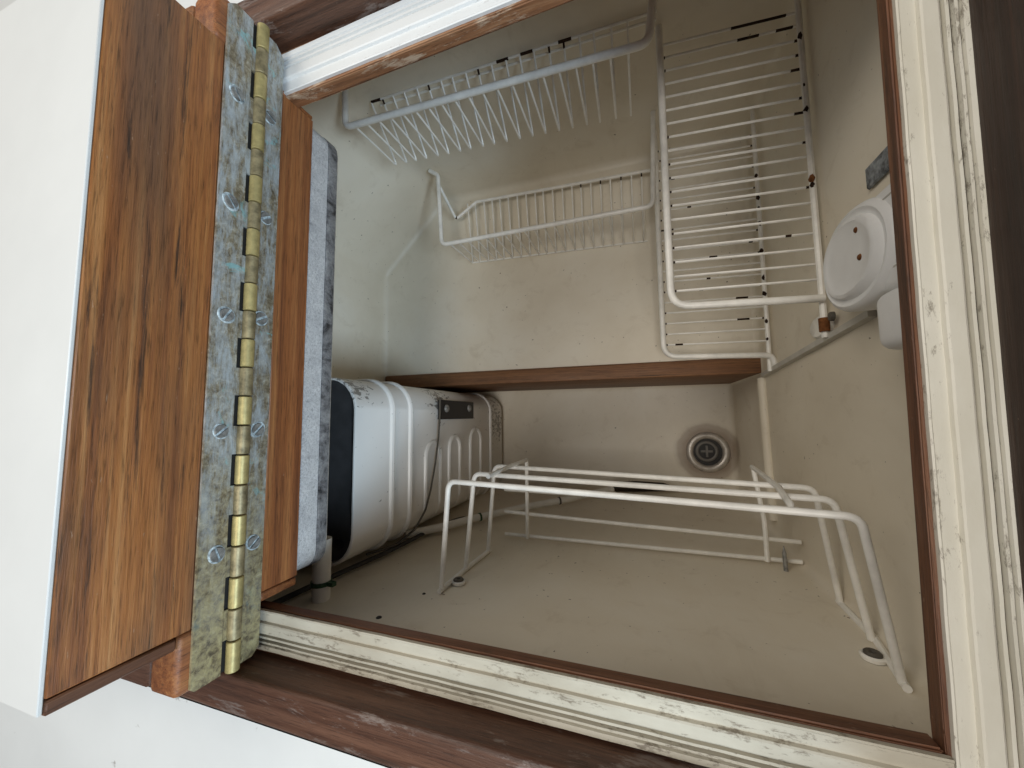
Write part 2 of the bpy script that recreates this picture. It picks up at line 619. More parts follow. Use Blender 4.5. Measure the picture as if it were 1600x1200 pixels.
# ------------------------------------------------------------------ the counter (setting)
ZC = -0.1592
bm = bmesh.new()
OX0, OX1, OY0, OY1 = -0.95, 0.75, -0.75, 0.85
IX0, IX1, IY0, IY1 = -0.47, 0.20, -0.1605, 0.2755
for zz in (ZC, ZC - 0.02):
    oo = [bm.verts.new((x, y, zz)) for x, y in ((OX0, OY0), (OX1, OY0), (OX1, OY1), (OX0, OY1))]
    ii = [bm.verts.new((x, y, zz)) for x, y in ((IX0, IY0), (IX1, IY0), (IX1, IY1), (IX0, IY1))]
    for k in range(4):
        bm.faces.new((oo[k], oo[(k + 1) % 4], ii[(k + 1) % 4], ii[k]))
ctr = mk('counter', bm, COUNTER)
ctr['kind'] = 'structure'
ctr['label'] = 'white laminate galley counter around the icebox hatch'

# ------------------------------------------------------------------ icebox: liner, rim, gasket, trim
ice = thing('icebox', 'cream moulded icebox set in the counter with teak rim and rubber gasket', 'icebox', (0, 0, 0))
XR, XL, YB, YT = 0.138, -0.390, -0.1416, 0.343
Z0, Z1, Z2, ZK = -0.1838, -0.510, -0.666, -0.410
YS, YL = -0.122, 0.050            # foot of the near wall, edge of the ledge
DX, EY = -0.282, 0.235            # cut-off corner
bm = bmesh.new()
V = {}


def v(x, y, z):
    k = (round(x, 5), round(y, 5), round(z, 5))
    if k not in V:
        V[k] = bm.verts.new((x, y, z))
    return V[k]


def fc(*p):
    return bm.faces.new([v(*q) for q in p])


fc((XL, YB, Z0), (XR, YB, Z0), (XR, YB, ZK), (XL, YB, ZK))
fc((XL, YB, ZK), (XR, YB, ZK), (XR, YS, Z2), (XL, YS, Z2))
fc((XL, YS, Z2), (XR, YS, Z2), (XR, YL, Z2), (XL, YL, Z2))
fc((XL, YL, Z2), (XR, YL, Z2), (XR, YL, Z1), (XL, YL, Z1))
fc((XL, YL, Z1), (XR, YL, Z1), (XR, YT, Z1), (DX, YT, Z1), (XL, EY, Z1))
fc((XR, YT, Z1), (DX, YT, Z1), (DX, YT, Z0), (XR, YT, Z0))
fc((DX, YT, Z1), (XL, EY, Z1), (XL, EY, Z0), (DX, YT, Z0))
fc((XR, YB, Z0), (XR, YT, Z0), (XR, YT, Z1), (XR, YL, Z1), (XR, YL, Z2), (XR, YS, Z2), (XR, YB, ZK))
fc((XL, YB, Z0), (XL, EY, Z0), (XL, EY, Z1), (XL, YL, Z1), (XL, YL, Z2), (XL, YS, Z2), (XL, YB, ZK))
bmesh.ops.recalc_face_normals(bm, faces=bm.faces)
edges = [e for e in bm.edges if len(e.link_faces) == 2 and not (abs(e.verts[0].co.z - Z0) < 1e-6 and abs(e.verts[1].co.z - Z0) < 1e-6)]
bmesh.ops.bevel(bm, geom=edges, offset=0.009, segments=4, affect='EDGES', profile=0.5)
liner = mk('liner', bm, LINER, ice, smooth=True)
# moulded bead along the foot of the side wall
tube('liner_bead', [(0.1365, 0.041, -0.508), (0.1365, -0.03, -0.505), (0.1365, -0.118, -0.500)], 0.0055, LINER, ice, 10)

# batten facing the step
box('batten', (-0.386, 0.0465, -0.6645), (0.1365, 0.0665, -0.506), TEAK_BAT, ice, 0.0025)
# rail screwed along the side wall
bm = bmesh.new()
a, b_ = Vector((0.1365, 0.0600, -0.283)), Vector((0.1365, 0.0440, -0.500))
d = (b_ - a).normalized()
s = Vector((0, 1, 0)) - d * d.y
s.normalize()
for p, q in ((a, b_),):
    vv = []
    for base in (p, q):
        for (du, dv) in ((-0.0028, 0.0015), (0.0028, 0.0015), (0.0022, -0.0030), (-0.0022, -0.0030)):
            vv.append(bm.verts.new(base + s * du + Vector((dv, 0, 0))))
    for k in range(4):
        bm.faces.new((vv[k], vv[(k + 1) % 4], vv[4 + (k + 1) % 4], vv[4 + k]))
    bm.faces.new(vv[:4])
    bm.faces.new(vv[4:])
mk('wall_rail', bm, RAILG, ice)

# rim boards under the gasket (their inner edges and faces show)
polybox('rim_board', [(-0.44, -0.1136), (0.0945, -0.1156), (0.0945, -0.1615), (-0.44, -0.1615)], -0.1868, -0.1791, TEAK_RIM, ice, 0.0008)
polybox('rim_board', [(0.0948, -0.1615), (0.0950, -0.11), (0.1012, 0.235), (0.1995, 0.235), (0.1995, -0.1615)], -0.1862, -0.1790, TEAK_RIM, ice, 0.0008, turn=True)
polybox('rim_board', [(-0.44, 0.2165), (-0.2, 0.2182), (0.1005, 0.2275), (0.1005, 0.3600), (-0.44, 0.3600)], -0.1880, -0.1789, TEAK_WORN, ice, 0.0010)
polybox('rim_board', [(0.1015, 0.2355), (0.1995, 0.2355), (0.1995, 0.36), (0.1015, 0.36)], -0.1840, -0.1792, TEAK_RIM, ice)
polybox('rim_board', [(-0.46, -0.1610), (-0.4405, -0.1610), (-0.4405, 0.36), (-0.46, 0.36)], -0.1880, -0.1792, TEAK_RIM, ice)

PROF = [(0.0, -2.2), (0.0, -0.3), (0.6, 0.0), (1.2, -0.5), (6.0, -0.7), (6.5, 0.7), (7.2, 1.1), (11.8, 0.8), (12.6, 0.2), (13.0, -1.6), (13.8, -1.6),
        (14.1, 0.1), (15.2, 0.1), (15.5, -1.9), (16.7, -1.9), (17.0, -0.1), (18.0, -0.1), (18.3, -1.5), (19.0, -1.5), (19.4, -0.3), (21.4, 0.2), (21.8, -2.2)]
GRIME_SEG = (9, 13, 17)


def gasket(p0, p1, outward, m, label, wide=1.0):
    p0, p1 = Vector(p0), Vector(p1)
    d = (p1 - p0)
    L = d.length
    d.normalize()
    bm = bmesh.new()
    nseg = 40
    rings = []
    for i in range(nseg + 1):
        x = L * i / nseg
        wob = 0.00006 * math.sin(i * 1.7) + 0.00005 * random.uniform(-1, 1)
        rings.append([bm.verts.new((x, u * 0.001 * wide + wob, h * 0.001 + 0.00004 * random.uniform(-1, 1))) for u, h in PROF])
    for i in range(nseg):
        for k in range(len(PROF) - 1):
            f = bm.faces.new((rings[i][k], rings[i][k + 1], rings[i + 1][k + 1], rings[i + 1][k]))
            f.material_index = 1 if (k in GRIME_SEG and m is not GASKET_CLEAN) else 0
    bm.faces.new(rings[0])
    bm.faces.new(rings[-1])
    o = mk('gasket_strip', bm, m, ice, mats=[m, GASKET_GRIME])
    o['label'] = label
    n = Vector(outward)
    n = (n - d * n.dot(d)).normalized()
    up = d.cross(n)
    o.matrix_local = Matrix(((d.x, n.x, up.x, p0.x), (d.y, n.y, up.y, p0.y), (d.z, n.z, up.z, p0.z), (0, 0, 0, 1)))
    if up.z < 0:
        for vv in o.data.vertices:
            vv.co.z *= -1
        o.data.flip_normals()
    return o


GZ = -0.1768
gasket((-0.2600, -0.1145, GZ), (0.0957, -0.1170, GZ), (0, -1, 0), GASKET_GRIMY_SHADE, 'grimy cream grooved rubber strip along the near edge, toned down for trim shade', 1.03)
gasket((0.0958, -0.1380, GZ), (0.1028, 0.2460, GZ), (1, 0, 0), GASKET, 'cream grooved rubber strip with black mould spots along the side edge')
gasket((-0.2600, 0.2185, GZ), (0.1005, 0.2290, GZ), (0, 1, 0), GASKET_CLEAN, 'clean white grooved rubber strip along the far edge', 1.36)

# trim boards standing round the gasket
box('trim_board', (-0.2700, -0.1602, -0.1822), (0.1185, -0.1395, -0.1582), TEAK_DARK, ice, 0.0022, 3)
box('trim_board', (-0.46, -0.1602, -0.1822), (-0.2705, -0.1395, -0.1590), TEAK_DARK, ice, 0.003, 3)
box('trim_board', (-0.46, 0.2530, -0.1816), (0.1185, 0.2752, -0.1582), TEAK_DARK, ice, 0.0022, 3)
rt = box('trim_board', (0.1200, -0.1602, -0.1818), (0.1990, 0.2752, -0.1150), TEAK_SHADE, ice, 0.004, 3, axis='Y')  # raised above the other trim so its inner face stays dark
rt['label'] = 'teak side rail, made taller and darker for shade'
rt.rotation_euler.z += -0.022
box('trim_board', (-0.48, -0.1602, -0.1822), (-0.4605, 0.2752, -0.1590), TEAK_DARK, ice, 0.002, 2, axis='Y')

# old screw holes in the near wall
for hx, hz, hr in ((-0.1813, -0.2359, 0.0016), (-0.170, -0.277, 0.0011)):
    bm = bmesh.new()
    add_lathe(bm, [(0.0001, 0.0006), (hr, 0.0006), (hr * 1.35, 0.0)], 10, (hx, YB, hz), 'Y')
    mk('screw_hole', bm, SLOT, liner)

# drain
DC = Vector((0.0985, -0.0595, Z2))
dr = bmesh.new()
add_lathe(dr, [(0.0315, 0.0), (0.0315, 0.0015), (0.0300, 0.0038), (0.0265, 0.0050), (0.0230, 0.0044), (0.0208, 0.0020), (0.0204, -0.004)], 40)
drain = mk('drain', dr, STEEL, ice, smooth=True, loc=DC)
dr = bmesh.new()
add_lathe(dr, [(0.0001, 0.0006), (0.0206, 0.0006)], 32)
mk('drain_well', dr, DRAIN_DARK, drain)
dr = bmesh.new()
add_lathe(dr, [(0.0118, 0.0006), (0.0118, 0.0022), (0.0128, 0.0028), (0.0152, 0.0028), (0.0162, 0.0020), (0.0162, 0.0006)], 32)
mk('strainer_ring', dr, DRAIN_GREY, drain, smooth=True, loc=(-0.0015, 0.0012, 0))
dr = bmesh.new()
add_box(dr, (-0.0085, -0.0016, 0.0006), (0.0085, 0.0016, 0.0026))
add_box(dr, (-0.0016, -0.0088, 0.0007), (0.0016, 0.0088, 0.0029))
mk('strainer_cross', dr, DRAIN_GREY, drain, loc=(-0.0015, 0.0012, 0))

# ------------------------------------------------------------------ lid halves and piano hinge
XH = -0.2200
lid = thing('lid_half', 'open teak edged lid half folded back, white face up', 'lid', (-0.32, 0.05, -0.1595))
LO = (-0.32, 0.05, -0.1595)
box('edge_board', (-0.240, -0.1065, -0.1386), (XH, 0.2175, -0.0885), TEAK, lid, 0.0006, 1, 'Y', LO)
box('end_lipping', (-0.2400, -0.1130, -0.1324), (XH - 0.0002, -0.1073, -0.0887), TEAK_RIM, lid, 0.0008, 1, 'Z', LO)
box('lip_board', (-0.240, -0.1068, -0.1592), (XH, 0.2178, -0.1390), TEAK, lid, 0.0008, 1, 'Y', LO)
box('lip_board', (-0.240, -0.1370, -0.1592), (XH, -0.1070, -0.1326), TEAK_RED, lid, 0.003, 3, 'Z', LO)
box('lip_board', (-0.240, 0.2180, -0.1592), (XH, 0.2470, -0.1326), TEAK_RED, lid, 0.003, 3, 'Z', LO)
box('lip_board', (-0.42, -0.1362, -0.1590), (-0.2405, -0.1130, -0.1328), TEAK_DARK, lid, 0.003, 2, 'X', LO)
box('lip_board', (-0.42, 0.2180, -0.1590), (-0.2405, 0.2462, -0.1328), TEAK, lid, 0.003, 2, 'X', LO)
box('core', (-0.42, -0.1126, -0.1588), (-0.2403, 0.2172, -0.0890), LAMINATE, lid, 0, 1, 'X', LO)
box('laminate_face', (-0.4205, -0.1118, -0.0884), (XH - 0.0003, 0.2168, -0.0868), LAMINATE, lid, 0.0004, 1, 'X', LO)

fx = thing('lid_half', 'closed lid half left of the opening with silver taped insulation plug below', 'lid', (-0.32, 0.05, -0.226))
FO = (-0.32, 0.05, -0.226)
box('lip_board', (-0.42, -0.1370, -0.1756), (XH, 0.2470, -0.1600), TEAK_RED, fx, 0.003, 2, 'Y', FO)
box('edge_board', (-0.42, -0.1040, -0.2012), (XH, 0.2185, -0.1760), TEAK_RED, fx, 0.0006, 1, 'Y', FO)
box('end_lipping', (-0.42, -0.1098, -0.2010), (XH - 0.0003, -0.1047, -0.1762), TEAK_RED, fx, 0.0008, 1, 'X', FO)
box('end_lipping', (-0.42, 0.2190, -0.2010), (XH - 0.0003, 0.2220, -0.1762), TEAK_RED, fx, 0.0008, 1, 'X', FO)


def rrect(x0, x1, y0, y1, r, seg=5):
    pts = []
    for cx, cy, a0 in ((x1 - r, y1 - r, 0), (x0 + r, y1 - r, 90), (x0 + r, y0 + r, 180), (x1 - r, y0 + r, 270)):
        for k in range(seg + 1):
            a = math.radians(a0 + 90 * k / seg)
            pts.append((cx + r * math.cos(a), cy + r * math.sin(a)))
    return pts


def loft(name, sections, m, parent, origin, mats=None, mi=None, cap=True):
    bm = bmesh.new()
    o3 = Vector(origin)
    rings = [[bm.verts.new(Vector((x, y, z)) - o3) for x, y in pts] for pts, z in sections]
    n = len(rings[0])
    for i in range(len(rings) - 1):
        for k in range(n):
            f = bm.faces.new((rings[i][k], rings[i][(k + 1) % n], rings[i + 1][(k + 1) % n], rings[i + 1][k]))
            if mi:
                f.material_index = mi(i)
    if cap:
        bm.faces.new(rings[0])
        bm.faces.new(rings[-1])
    return mk(name, bm, m, parent, smooth=True, mats=mats)


loft('plug', [(rrect(-0.41, XH - 0.0004, -0.1060, 0.2210, 0.014), -0.2014), (rrect(-0.41, XH - 0.0004, -0.1060, 0.2210, 0.014), -0.2163)], FOIL, fx, FO)
loft('plug_base', [(rrect(-0.4105, XH - 0.0001, -0.1063, 0.2213, 0.014), -0.2171), (rrect(-0.4105, XH - 0.0001, -0.1063, 0.2213, 0.014), -0.2252),
                   (rrect(-0.4095, XH - 0.0012, -0.1053, 0.2203, 0.014), -0.2268), (rrect(-0.4065, XH - 0.004, -0.1023, 0.2173, 0.014), -0.2275)], FOIL, fx, FO,
     mats=[FOIL_DARK, FOIL_EDGE], mi=lambda i: 0 if i == 0 else 1)

# hinge: local X runs along the pin
HC = (-0.2185, 0.055, -0.1578)
hg = thing('piano_hinge', 'long tarnished brass piano hinge with green verdigris joining the lid halves', 'hinge', HC)
KN, KL = 23, 0.0167
Y0 = -0.1370
# leaves are flat plates in the plane x = XH, with tabs that reach their own knuckles


def leaf(z_in, z_out, own):
    bm = bmesh.new()
    L0, L1 = -0.192, 0.192

    def plate(u0, u1, za, zb, cut=0.0):
        za, zb = sorted((za, zb))
        pts = [(u0, za), (u1, za), (u1, zb), (u0, zb)]
        if cut:
            if abs(z_out) > abs(z_in):
                top = z_out > 0
                if top:
                    pts = [(u0, za), (u1, za), (u1, zb - cut), (u1 - cut, zb), (u0 + cut * 0.5, zb), (u0, zb - cut * 0.5)]
                else:
                    pts = [(u0 + cut, za), (u1 - cut * 1.5, za), (u1, za + cut * 1.5), (u1, zb), (u0, zb), (u0, za + cut)]
        a = [bm.verts.new((p[0], 0.0, p[1])) for p in pts]
        b = [bm.verts.new((p[0], -0.0014, p[1])) for p in pts]
        bm.faces.new(a)
        bm.faces.new(b)
        for k in range(len(pts)):
            bm.faces.new((a[k], a[(k + 1) % len(pts)], b[(k + 1) % len(pts)], b[k]))
    plate(L0, L1, z_in, z_out, 0.004)
    s = 1 if z_out > 0 else -1
    for k in range(KN):
        if k % 2 == own:
            u0 = L0 + k * KL
            plate(u0 + 0.0004, u0 + KL - 0.0004, z_in - s * 0.0002, s * 0.0012)
    o = mk('leaf', bm, PATINA, hg)
    o.rotation_euler = (0, 0, PI / 2)
    o.location = (XH - HC[0] + 0.0001, 0, 0)
    return o


box('pin_gap_shade', (XH + 0.00005, -0.1365, -0.1630), (XH + 0.0004, 0.2465, -0.1527), SLOT, hg, 0, 1, 'Y', HC)  # black strip painted in as the shade behind the knuckles
leaf_up = leaf(0.0046, 0.0192, 1)
leaf_dn = leaf(-0.0046, -0.0168, 0)
# knuckles
for k in range(KN):
    bm = bmesh.new()
    g = 0.00035
    r = 0.0034 if k % 2 == 0 else 0.0033
    prof = [(0.0005, g), (r - 0.0004, g), (r, g + 0.0004), (r, KL - g - 0.0004), (r - 0.0004, KL - g), (0.0005, KL - g)]
    add_lathe(bm, prof, 18, (0, 0, 0), 'X')
    o = mk('knuckle', bm, BRASS if k % 2 == 0 else BRASS_DULL, hg, smooth=True)
    o.rotation_euler = (0, 0, PI / 2)
    o.location = (0.0023, Y0 + k * KL - HC[1], 0.0)
# screws on the leaves, each head with its slot and a pale corroded ring
bm = bmesh.new()
add_lathe(bm, [(0.0001, 0.0), (0.0046, 0.0), (0.0044, 0.0003), (0.0038, 0.0004)], 18, (0, 0, 0), 'X')
ring_me = mk('tmp', bm, BLOOM).data
bpy.data.objects.remove(bpy.data.objects['tmp'])
bm = bmesh.new()
for s in (-1, 1):
    pts = []
    for k in range(11):
        a = math.radians(12 + 156 * k / 10)
        pts.append((0.0037 * math.cos(a), s * 0.0037 * math.sin(a)))
    a_ = [bm.verts.new((0.0003, p[0], p[1])) for p in pts]
    b2 = [bm.verts.new((0.0012, p[0] * 0.92, p[1] * 0.92 + s * 0.0001)) for p in pts]
    bm.faces.new(a_)
    bm.faces.new(b2)
    for k in range(11):
        bm.faces.new((a_[k], a_[(k + 1) % 11], b2[(k + 1) % 11], b2[k]))
head_me = mk('tmp2', bm, SCREW).data
bpy.data.objects.remove(bpy.data.objects['tmp2'])
for i, (y, z) in enumerate([(0.2290, -0.1462), (0.1914, -0.1455), (0.1246, -0.1452), (0.0586, -0.1462), (-0.0065, -0.1465), (-0.0722, -0.1478),
                            (0.1932, -0.1664), (0.1259, -0.1666), (0.0615, -0.1664), (-0.0062, -0.1676), (-0.0722, -0.1682)]):
    if i == 0:
        continue
    h = bpy.data.objects.new('screw', head_me)
    link(h, hg)
    h.location = (XH + 0.0016 - HC[0], y - HC[1], z - HC[2])
    h.rotation_euler = (random.uniform(-1.2, 1.2), 0, 0)
    rg = bpy.data.objects.new('corroded_ring', ring_me)
    link(rg, h)
    rg.scale = (1, random.uniform(0.88, 1.15), random.uniform(0.88, 1.12))

# ------------------------------------------------------------------ evaporator
EO = (-0.31, -0.05, -0.655)
ev = thing('evaporator', 'white ribbed metal cooling box with a dark door beside the lid plug', 'cooling box', EO)
EX0, EX1, EY0, EY1 = -0.378, -0.2390, -0.1310, 0.0375
ER = 0.030
secs = [(rrect(EX0 + 0.012, EX1 - 0.012, EY0 + 0.012, EY1 - 0.012, 0.02, 8), -0.6575), (rrect(EX0 + 0.003, EX1 - 0.003, EY0 + 0.003, EY1 - 0.003, 0.028, 8), -0.6545),
        (rrect(EX0, EX1, EY0, EY1, ER, 8), -0.6480), (rrect(EX0, EX1, EY0, EY1, ER, 8), -0.45), (rrect(EX0, EX1, EY0, EY1, ER, 8), -0.2755),
        (rrect(EX0 + 0.0008, EX1 - 0.0008, EY0 + 0.0008, EY1 - 0.0008, ER, 8), -0.2745), (rrect(EX0 + 0.0022, EX1 - 0.0022, EY0 + 0.0022, EY1 - 0.0022, ER - 0.001, 8), -0.2745),
        (rrect(EX0 + 0.0024, EX1 - 0.0024, EY0 + 0.0024, EY1 - 0.0024, ER - 0.001, 8), -0.290)]
bm = bmesh.new()
o3 = Vector(EO)
rings = [[bm.verts.new(Vector((x, y, z)) - o3) for x, y in pts] for pts, z in secs]
nn = len(rings[0])
for i in range(len(rings) - 1):
    for k in range(nn):
        bm.faces.new((rings[i][k], rings[i][(k + 1) % nn], rings[i + 1][(k + 1) % nn], rings[i + 1][k]))
bm.faces.new(rings[0])
# keep world-sized coordinates for the paint chips: object origin stays at the scene origin through its location
for vtx in bm.verts:
    vtx.co += o3
shell = mk('shell', bm, EVAP, ev, smooth=True)
shell.location = (-EO[0], -EO[1], -EO[2])
door_pts = rrect(EX0 + 0.003, EX1 - 0.003, EY0 + 0.003, EY1 - 0.003, ER - 0.002, 8)
dp = polybox('door', door_pts, -0.2840, -0.2790, DOORBLACK, ev, origin=EO)
bm = bmesh.new()
add_lathe(bm, [(0.0001, 0.0), (0.0050, 0.0), (0.0050, 0.0012), (0.004, 0.0016), (0.0001, 0.0016)], 16)
mk('door_stud', bm, BLACK, dp, smooth=True, loc=(-0.2580 - EO[0], -0.112 - EO[1], -0.2790 - EO[2]))


def face_loop(z, rad, name='rib'):
    """pressed rib running round the shoulder, down the side face and under"""
    pts = []
    full = rrect(EX0, EX1, EY0, EY1, ER, 8)
    # start on the top face, go clockwise down the right side
    seq = [(EX1 - 0.075, EY1)] + list(reversed(full[0:9])) + list(reversed(full[27:36])) + [(EX1 - 0.075, EY0)]
    for x, y in seq:
        pts.append((x, y, z))
    bm = bmesh.new()
    add_tube(bm, pts, rad, 8)
    o = mk(name, bm, EVAP, ev, smooth=True)
    o.location = (-EO[0], -EO[1], -EO[2])


for z in (-0.3265, -0.3585, -0.5910):
    face_loop(z, 0.0032)


def hairpin(za, zb, ytop):
    r = abs(zb - za) / 2
    zm = (za + zb) / 2
    pts = [(EX1 - 0.008, EY0 + 0.012, za), (EX1 - 0.0008, EY0 + 0.028, za), (EX1, ytop - r, za)]
    for k in range(1, 8):
        a = PI * k / 8
        pts.append((EX1, ytop - r + r * math.sin(a), zm + (za - zm) * math.cos(a)))
    pts += [(EX1, ytop - r, zb), (EX1 - 0.0008, EY0 + 0.028, zb), (EX1 - 0.008, EY0 + 0.012, zb)]
    bm = bmesh.new()
    add_tube(bm, pts, 0.0030, 8)
    o = mk('rib', bm, EVAP, ev, smooth=True)
    o.location = (-EO[0], -EO[1], -EO[2])


hairpin(-0.390, -0.424, -0.030)
hairpin(-0.447, -0.478, -0.026)
hairpin(-0.512, -0.550, -0.018)
# black bracket with two screws
br = box('bracket', (EX1 - 0.0005, -0.0030, -0.5180), (EX1 + 0.0035, 0.0215, -0.4180), BLACK, ev, 0.0006, 1, 'X', EO)
bm = bmesh.new()
add_lathe(bm, [(0.0052, 0.0), (0.0050, 0.0010), (0.0040, 0.0022), (0.0022, 0.0029), (0.0001, 0.0031)], 16, (0, 0, 0), 'X')
sm = mk('screw', bm, SCREW, br, smooth=True)
sm.location = (0.002, 0.0015, 0.034)
s2 = sm.copy()
COL.objects.link(s2)
s2.parent = br
s2.location = (0.002, 0.0030, -0.034)
# stand-off legs to the near wall
for (x, z, nm) in ((-0.2425, -0.2445, 0), (-0.335, -0.60, 1)):
    o = tube('standoff_leg', [(x, -0.1415, z), (x, -0.1395, z), (x, -0.118, z), (x, -0.095 if nm == 0 else -0.129, z)], 0.0068, PIPE, ev, 14, origin=EO)
    if nm == 0:
        bm = bmesh.new()
        add_lathe(bm, [(0.0072, -0.0016), (0.0078, -0.0016), (0.0078, 0.0016), (0.0072, 0.0016)], 16, (x - EO[0], -0.1285 - EO[1], z - EO[2]), 'Y')
        add_box(bm, (x - EO[0] + 0.006, -0.1300 - EO[1], z - EO[2] - 0.002), (x - EO[0] + 0.013, -0.1270 - EO[1], z - EO[2] + 0.002))
        mk('green_tie', bm, GREEN, o)
# thin sensor lead down the face
pts = [(-0.2350, 0.024, -0.4165), (-0.2352, 0.002, -0.4165), (-0.2352, -0.025, -0.4135), (-0.2350, -0.055, -0.4060), (-0.2352, -0.085, -0.3960),
       (-0.2352, -0.105, -0.3850), (-0.2380, -0.122, -0.3690), (-0.248, -0.1335, -0.350), (-0.262, -0.1350, -0.320)]
tube('sensor_lead', round_path(pts, 0.02, 3), 0.0013, CABLE, ev, 6, origin=EO)

# black cable and pale pipe lying along the near wall
cb = tube('cable', round_path([(-0.222, -0.1385, -0.505), (-0.240, -0.1375, -0.468), (-0.2460, -0.1360, -0.420), (-0.2470, -0.1362, -0.370), (-0.250, -0.1365, -0.330),
                               (-0.256, -0.1365, -0.285), (-0.262, -0.1375, -0.250), (-0.266, -0.138, -0.215)], 0.02, 3), 0.0022, BLACK, None, 8)
tag(cb, 'thin black cable tucked under the white cooling box', 'cable')
pp = thing('drain_pipe', 'pale plastic pipe with green ties running from the cooling box to the sump', 'pipe', (-0.24, -0.131, -0.41))
PO = (-0.24, -0.131, -0.41)
PP = [(-0.262, -0.1345, -0.385), (-0.236, -0.1330, -0.413), (-0.206, -0.1300, -0.456), (-0.160, -0.1260, -0.510), (-0.108, -0.1200, -0.545), (-0.047, -0.1130, -0.604)]
tube('pipe', round_path(PP, 0.03, 3), 0.0046, PIPE, pp, 12, origin=PO)
for i, t in ((2, 0.1), (3, 0.9)):
    a, b_ = Vector(PP[i]), Vector(PP[i + 1])
    p = a.lerp(b_, t)
    d = (b_ - a).normalized()
    tube('tie', [p - d * 0.0012, p + d * 0.0012], 0.0054, GREEN if i == 2 else CABLE, pp, 12, origin=PO)
tube('end_fitting', [Vector(PP[-1]) - (Vector(PP[-1]) - Vector(PP[-2])).normalized() * 0.001, Vector(PP[-1]) + (Vector(PP[-1]) - Vector(PP[-2])).normalized() * 0.003],
     0.0056, PIPE, pp, 12, origin=PO)
sk = bmesh.new()
add_tube(sk, [(-0.046, -0.1125, -0.620), (-0.040, -0.112, -0.622), (-0.01, -0.1120, -0.634), (0.03, -0.1120, -0.640), (0.050, -0.1125, -0.641)],
         [0.004, 0.0075, 0.0085, 0.0065, 0.001], 10)
so = mk('hose_stub', sk, plain('dark_brown_rubber', (0.035, 0.022, 0.014), 0.7, 0, 0.3, 0.4, 80), None, smooth=True)
tag(so, 'dark brown hose stub at the far end of the pale pipe', 'hose')


# ------------------------------------------------------------------ wire goods
def lerp(a, b, t):
    return a + (b - a) * t


def rust_blob(parent, p, r, m=None):
    """scabby lump of rust where the coating has burst"""
    bm = bmesh.new()
    bmesh.ops.create_icosphere(bm, subdivisions=1, radius=r)
    for vv in bm.verts:
        vv.co = Vector((vv.co.x * 0.8, vv.co.y * random.uniform(0.9, 2.0), vv.co.z * 0.8)) * random.uniform(0.7, 1.15)
    return mk('rust_blob', bm, m or RUST, parent, smooth=True, loc=p)


def rusty(nseg, chance, ends=True):
    """material index per segment: bare rusty stretches in the white coating"""
    idx = [0] * nseg
    if ends and random.random() < 0.75:
        idx[0] = 1
    if ends and random.random() < 0.35:
        idx[-1] = 1
    if random.random() < chance:
        s = random.randrange(1, nseg - 2)
        for k in range(s, min(nseg, s + (random.randint(1, 3) if nseg > 20 else 0))):
            idx[k] = 1
    return idx


def straight(a, b, n, tip=0.0):
    a, b = Vector(a), Vector(b)
    if not tip:
        return [a.lerp(b, k / n) for k in range(n + 1)]
    L = (b - a).length
    e = tip / L
    return [a, a.lerp(b, e)] + [a.lerp(b, e + (1 - 2 * e) * k / (n - 2)) for k in range(1, n - 1)] + [b]


def shelf(label, z, xi, y_front, wall_x, bar_y_end, hook, chance, forced=(), bad=()):
    o0 = (wall_x - 0.05, 0.2, z)
    t = thing('wire_shelf', label, 'wire shelf', o0, 'wire shelves on the side wall')
    rim = [(xi + 0.0005, 0.3405, z), (xi, 0.2, z), (xi, y_front, z), (wall_x - (0.008 if hook else 0.0), y_front - 0.004, z - 0.001)]
    if hook:
        rim += [(wall_x + 0.0015, y_front - 0.005, z - 0.001), (wall_x + 0.0045, y_front - 0.017, z - 0.001)]
    tube('rim', round_path(rim, {1: 0.3, 2: 0.016, 3: 0.008, 4: 0.008}, 6), 0.0030, WIRE, t, 10, origin=o0)
    tube('wall_bar', straight((wall_x, 0.3405, z - 0.0045), (wall_x, bar_y_end, z - 0.0045), 46), 0.0023, WIRE, t, 8, origin=o0)
    for (yy, rr, orange) in forced:
        rust_blob(t, (wall_x - 0.0008 - o0[0], yy - o0[1], z - 0.0030 - o0[2]), rr, RUST_ORANGE if orange else RUST)
    n = 20
    for k in range(n):
        y = y_front + 0.014 + k * 0.0124
        if y > 0.338:
            break
        m = 26
        idx = rusty(m, chance)
        for (kk, s0, s1) in bad:
            if kk == k:
                idx[s0:s1] = [1] * (s1 - s0)
        tube('wire', straight((xi + 0.0005, y, z - 0.0032), (wall_x + 0.001, y - 0.0015 + random.uniform(-0.0006, 0.0006), z - 0.0085), m, 0.0042), 0.00105, WIRE, t, 6,
             origin=o0, mats=[WIRE, RUST], mi=(lambda i, idx=idx: idx[i]))
    return t


shelf('upper white wire shelf nearest the opening, beside the plastic housing', -0.3320, 0.0280, 0.0885, 0.1325, 0.0555, False, 0.16, ((0.1790, 0.0030, 1), (0.1740, 0.0022, 0), (0.2980, 0.0026, 0), (0.2560, 0.0016, 0), (0.2360, 0.0024, 0)), ((18, 14, 24), (17, 15, 19), (17, 22, 25), (14, 24, 26), (11, 24, 26)))
shelf('lower rusty white wire shelf beneath the other, over the end of the batten', -0.4600, 0.0285, 0.0655, 0.1325, 0.0445, True, 0.6, ((0.262, 0.0024, 0), (0.236, 0.0028, 0), (0.224, 0.0020, 0), (0.207, 0.0026, 0), (0.176, 0.0028, 0), (0.146, 0.0024, 0), (0.128, 0.0028, 0), (0.098, 0.0022, 0), (0.079, 0.0020, 0)))

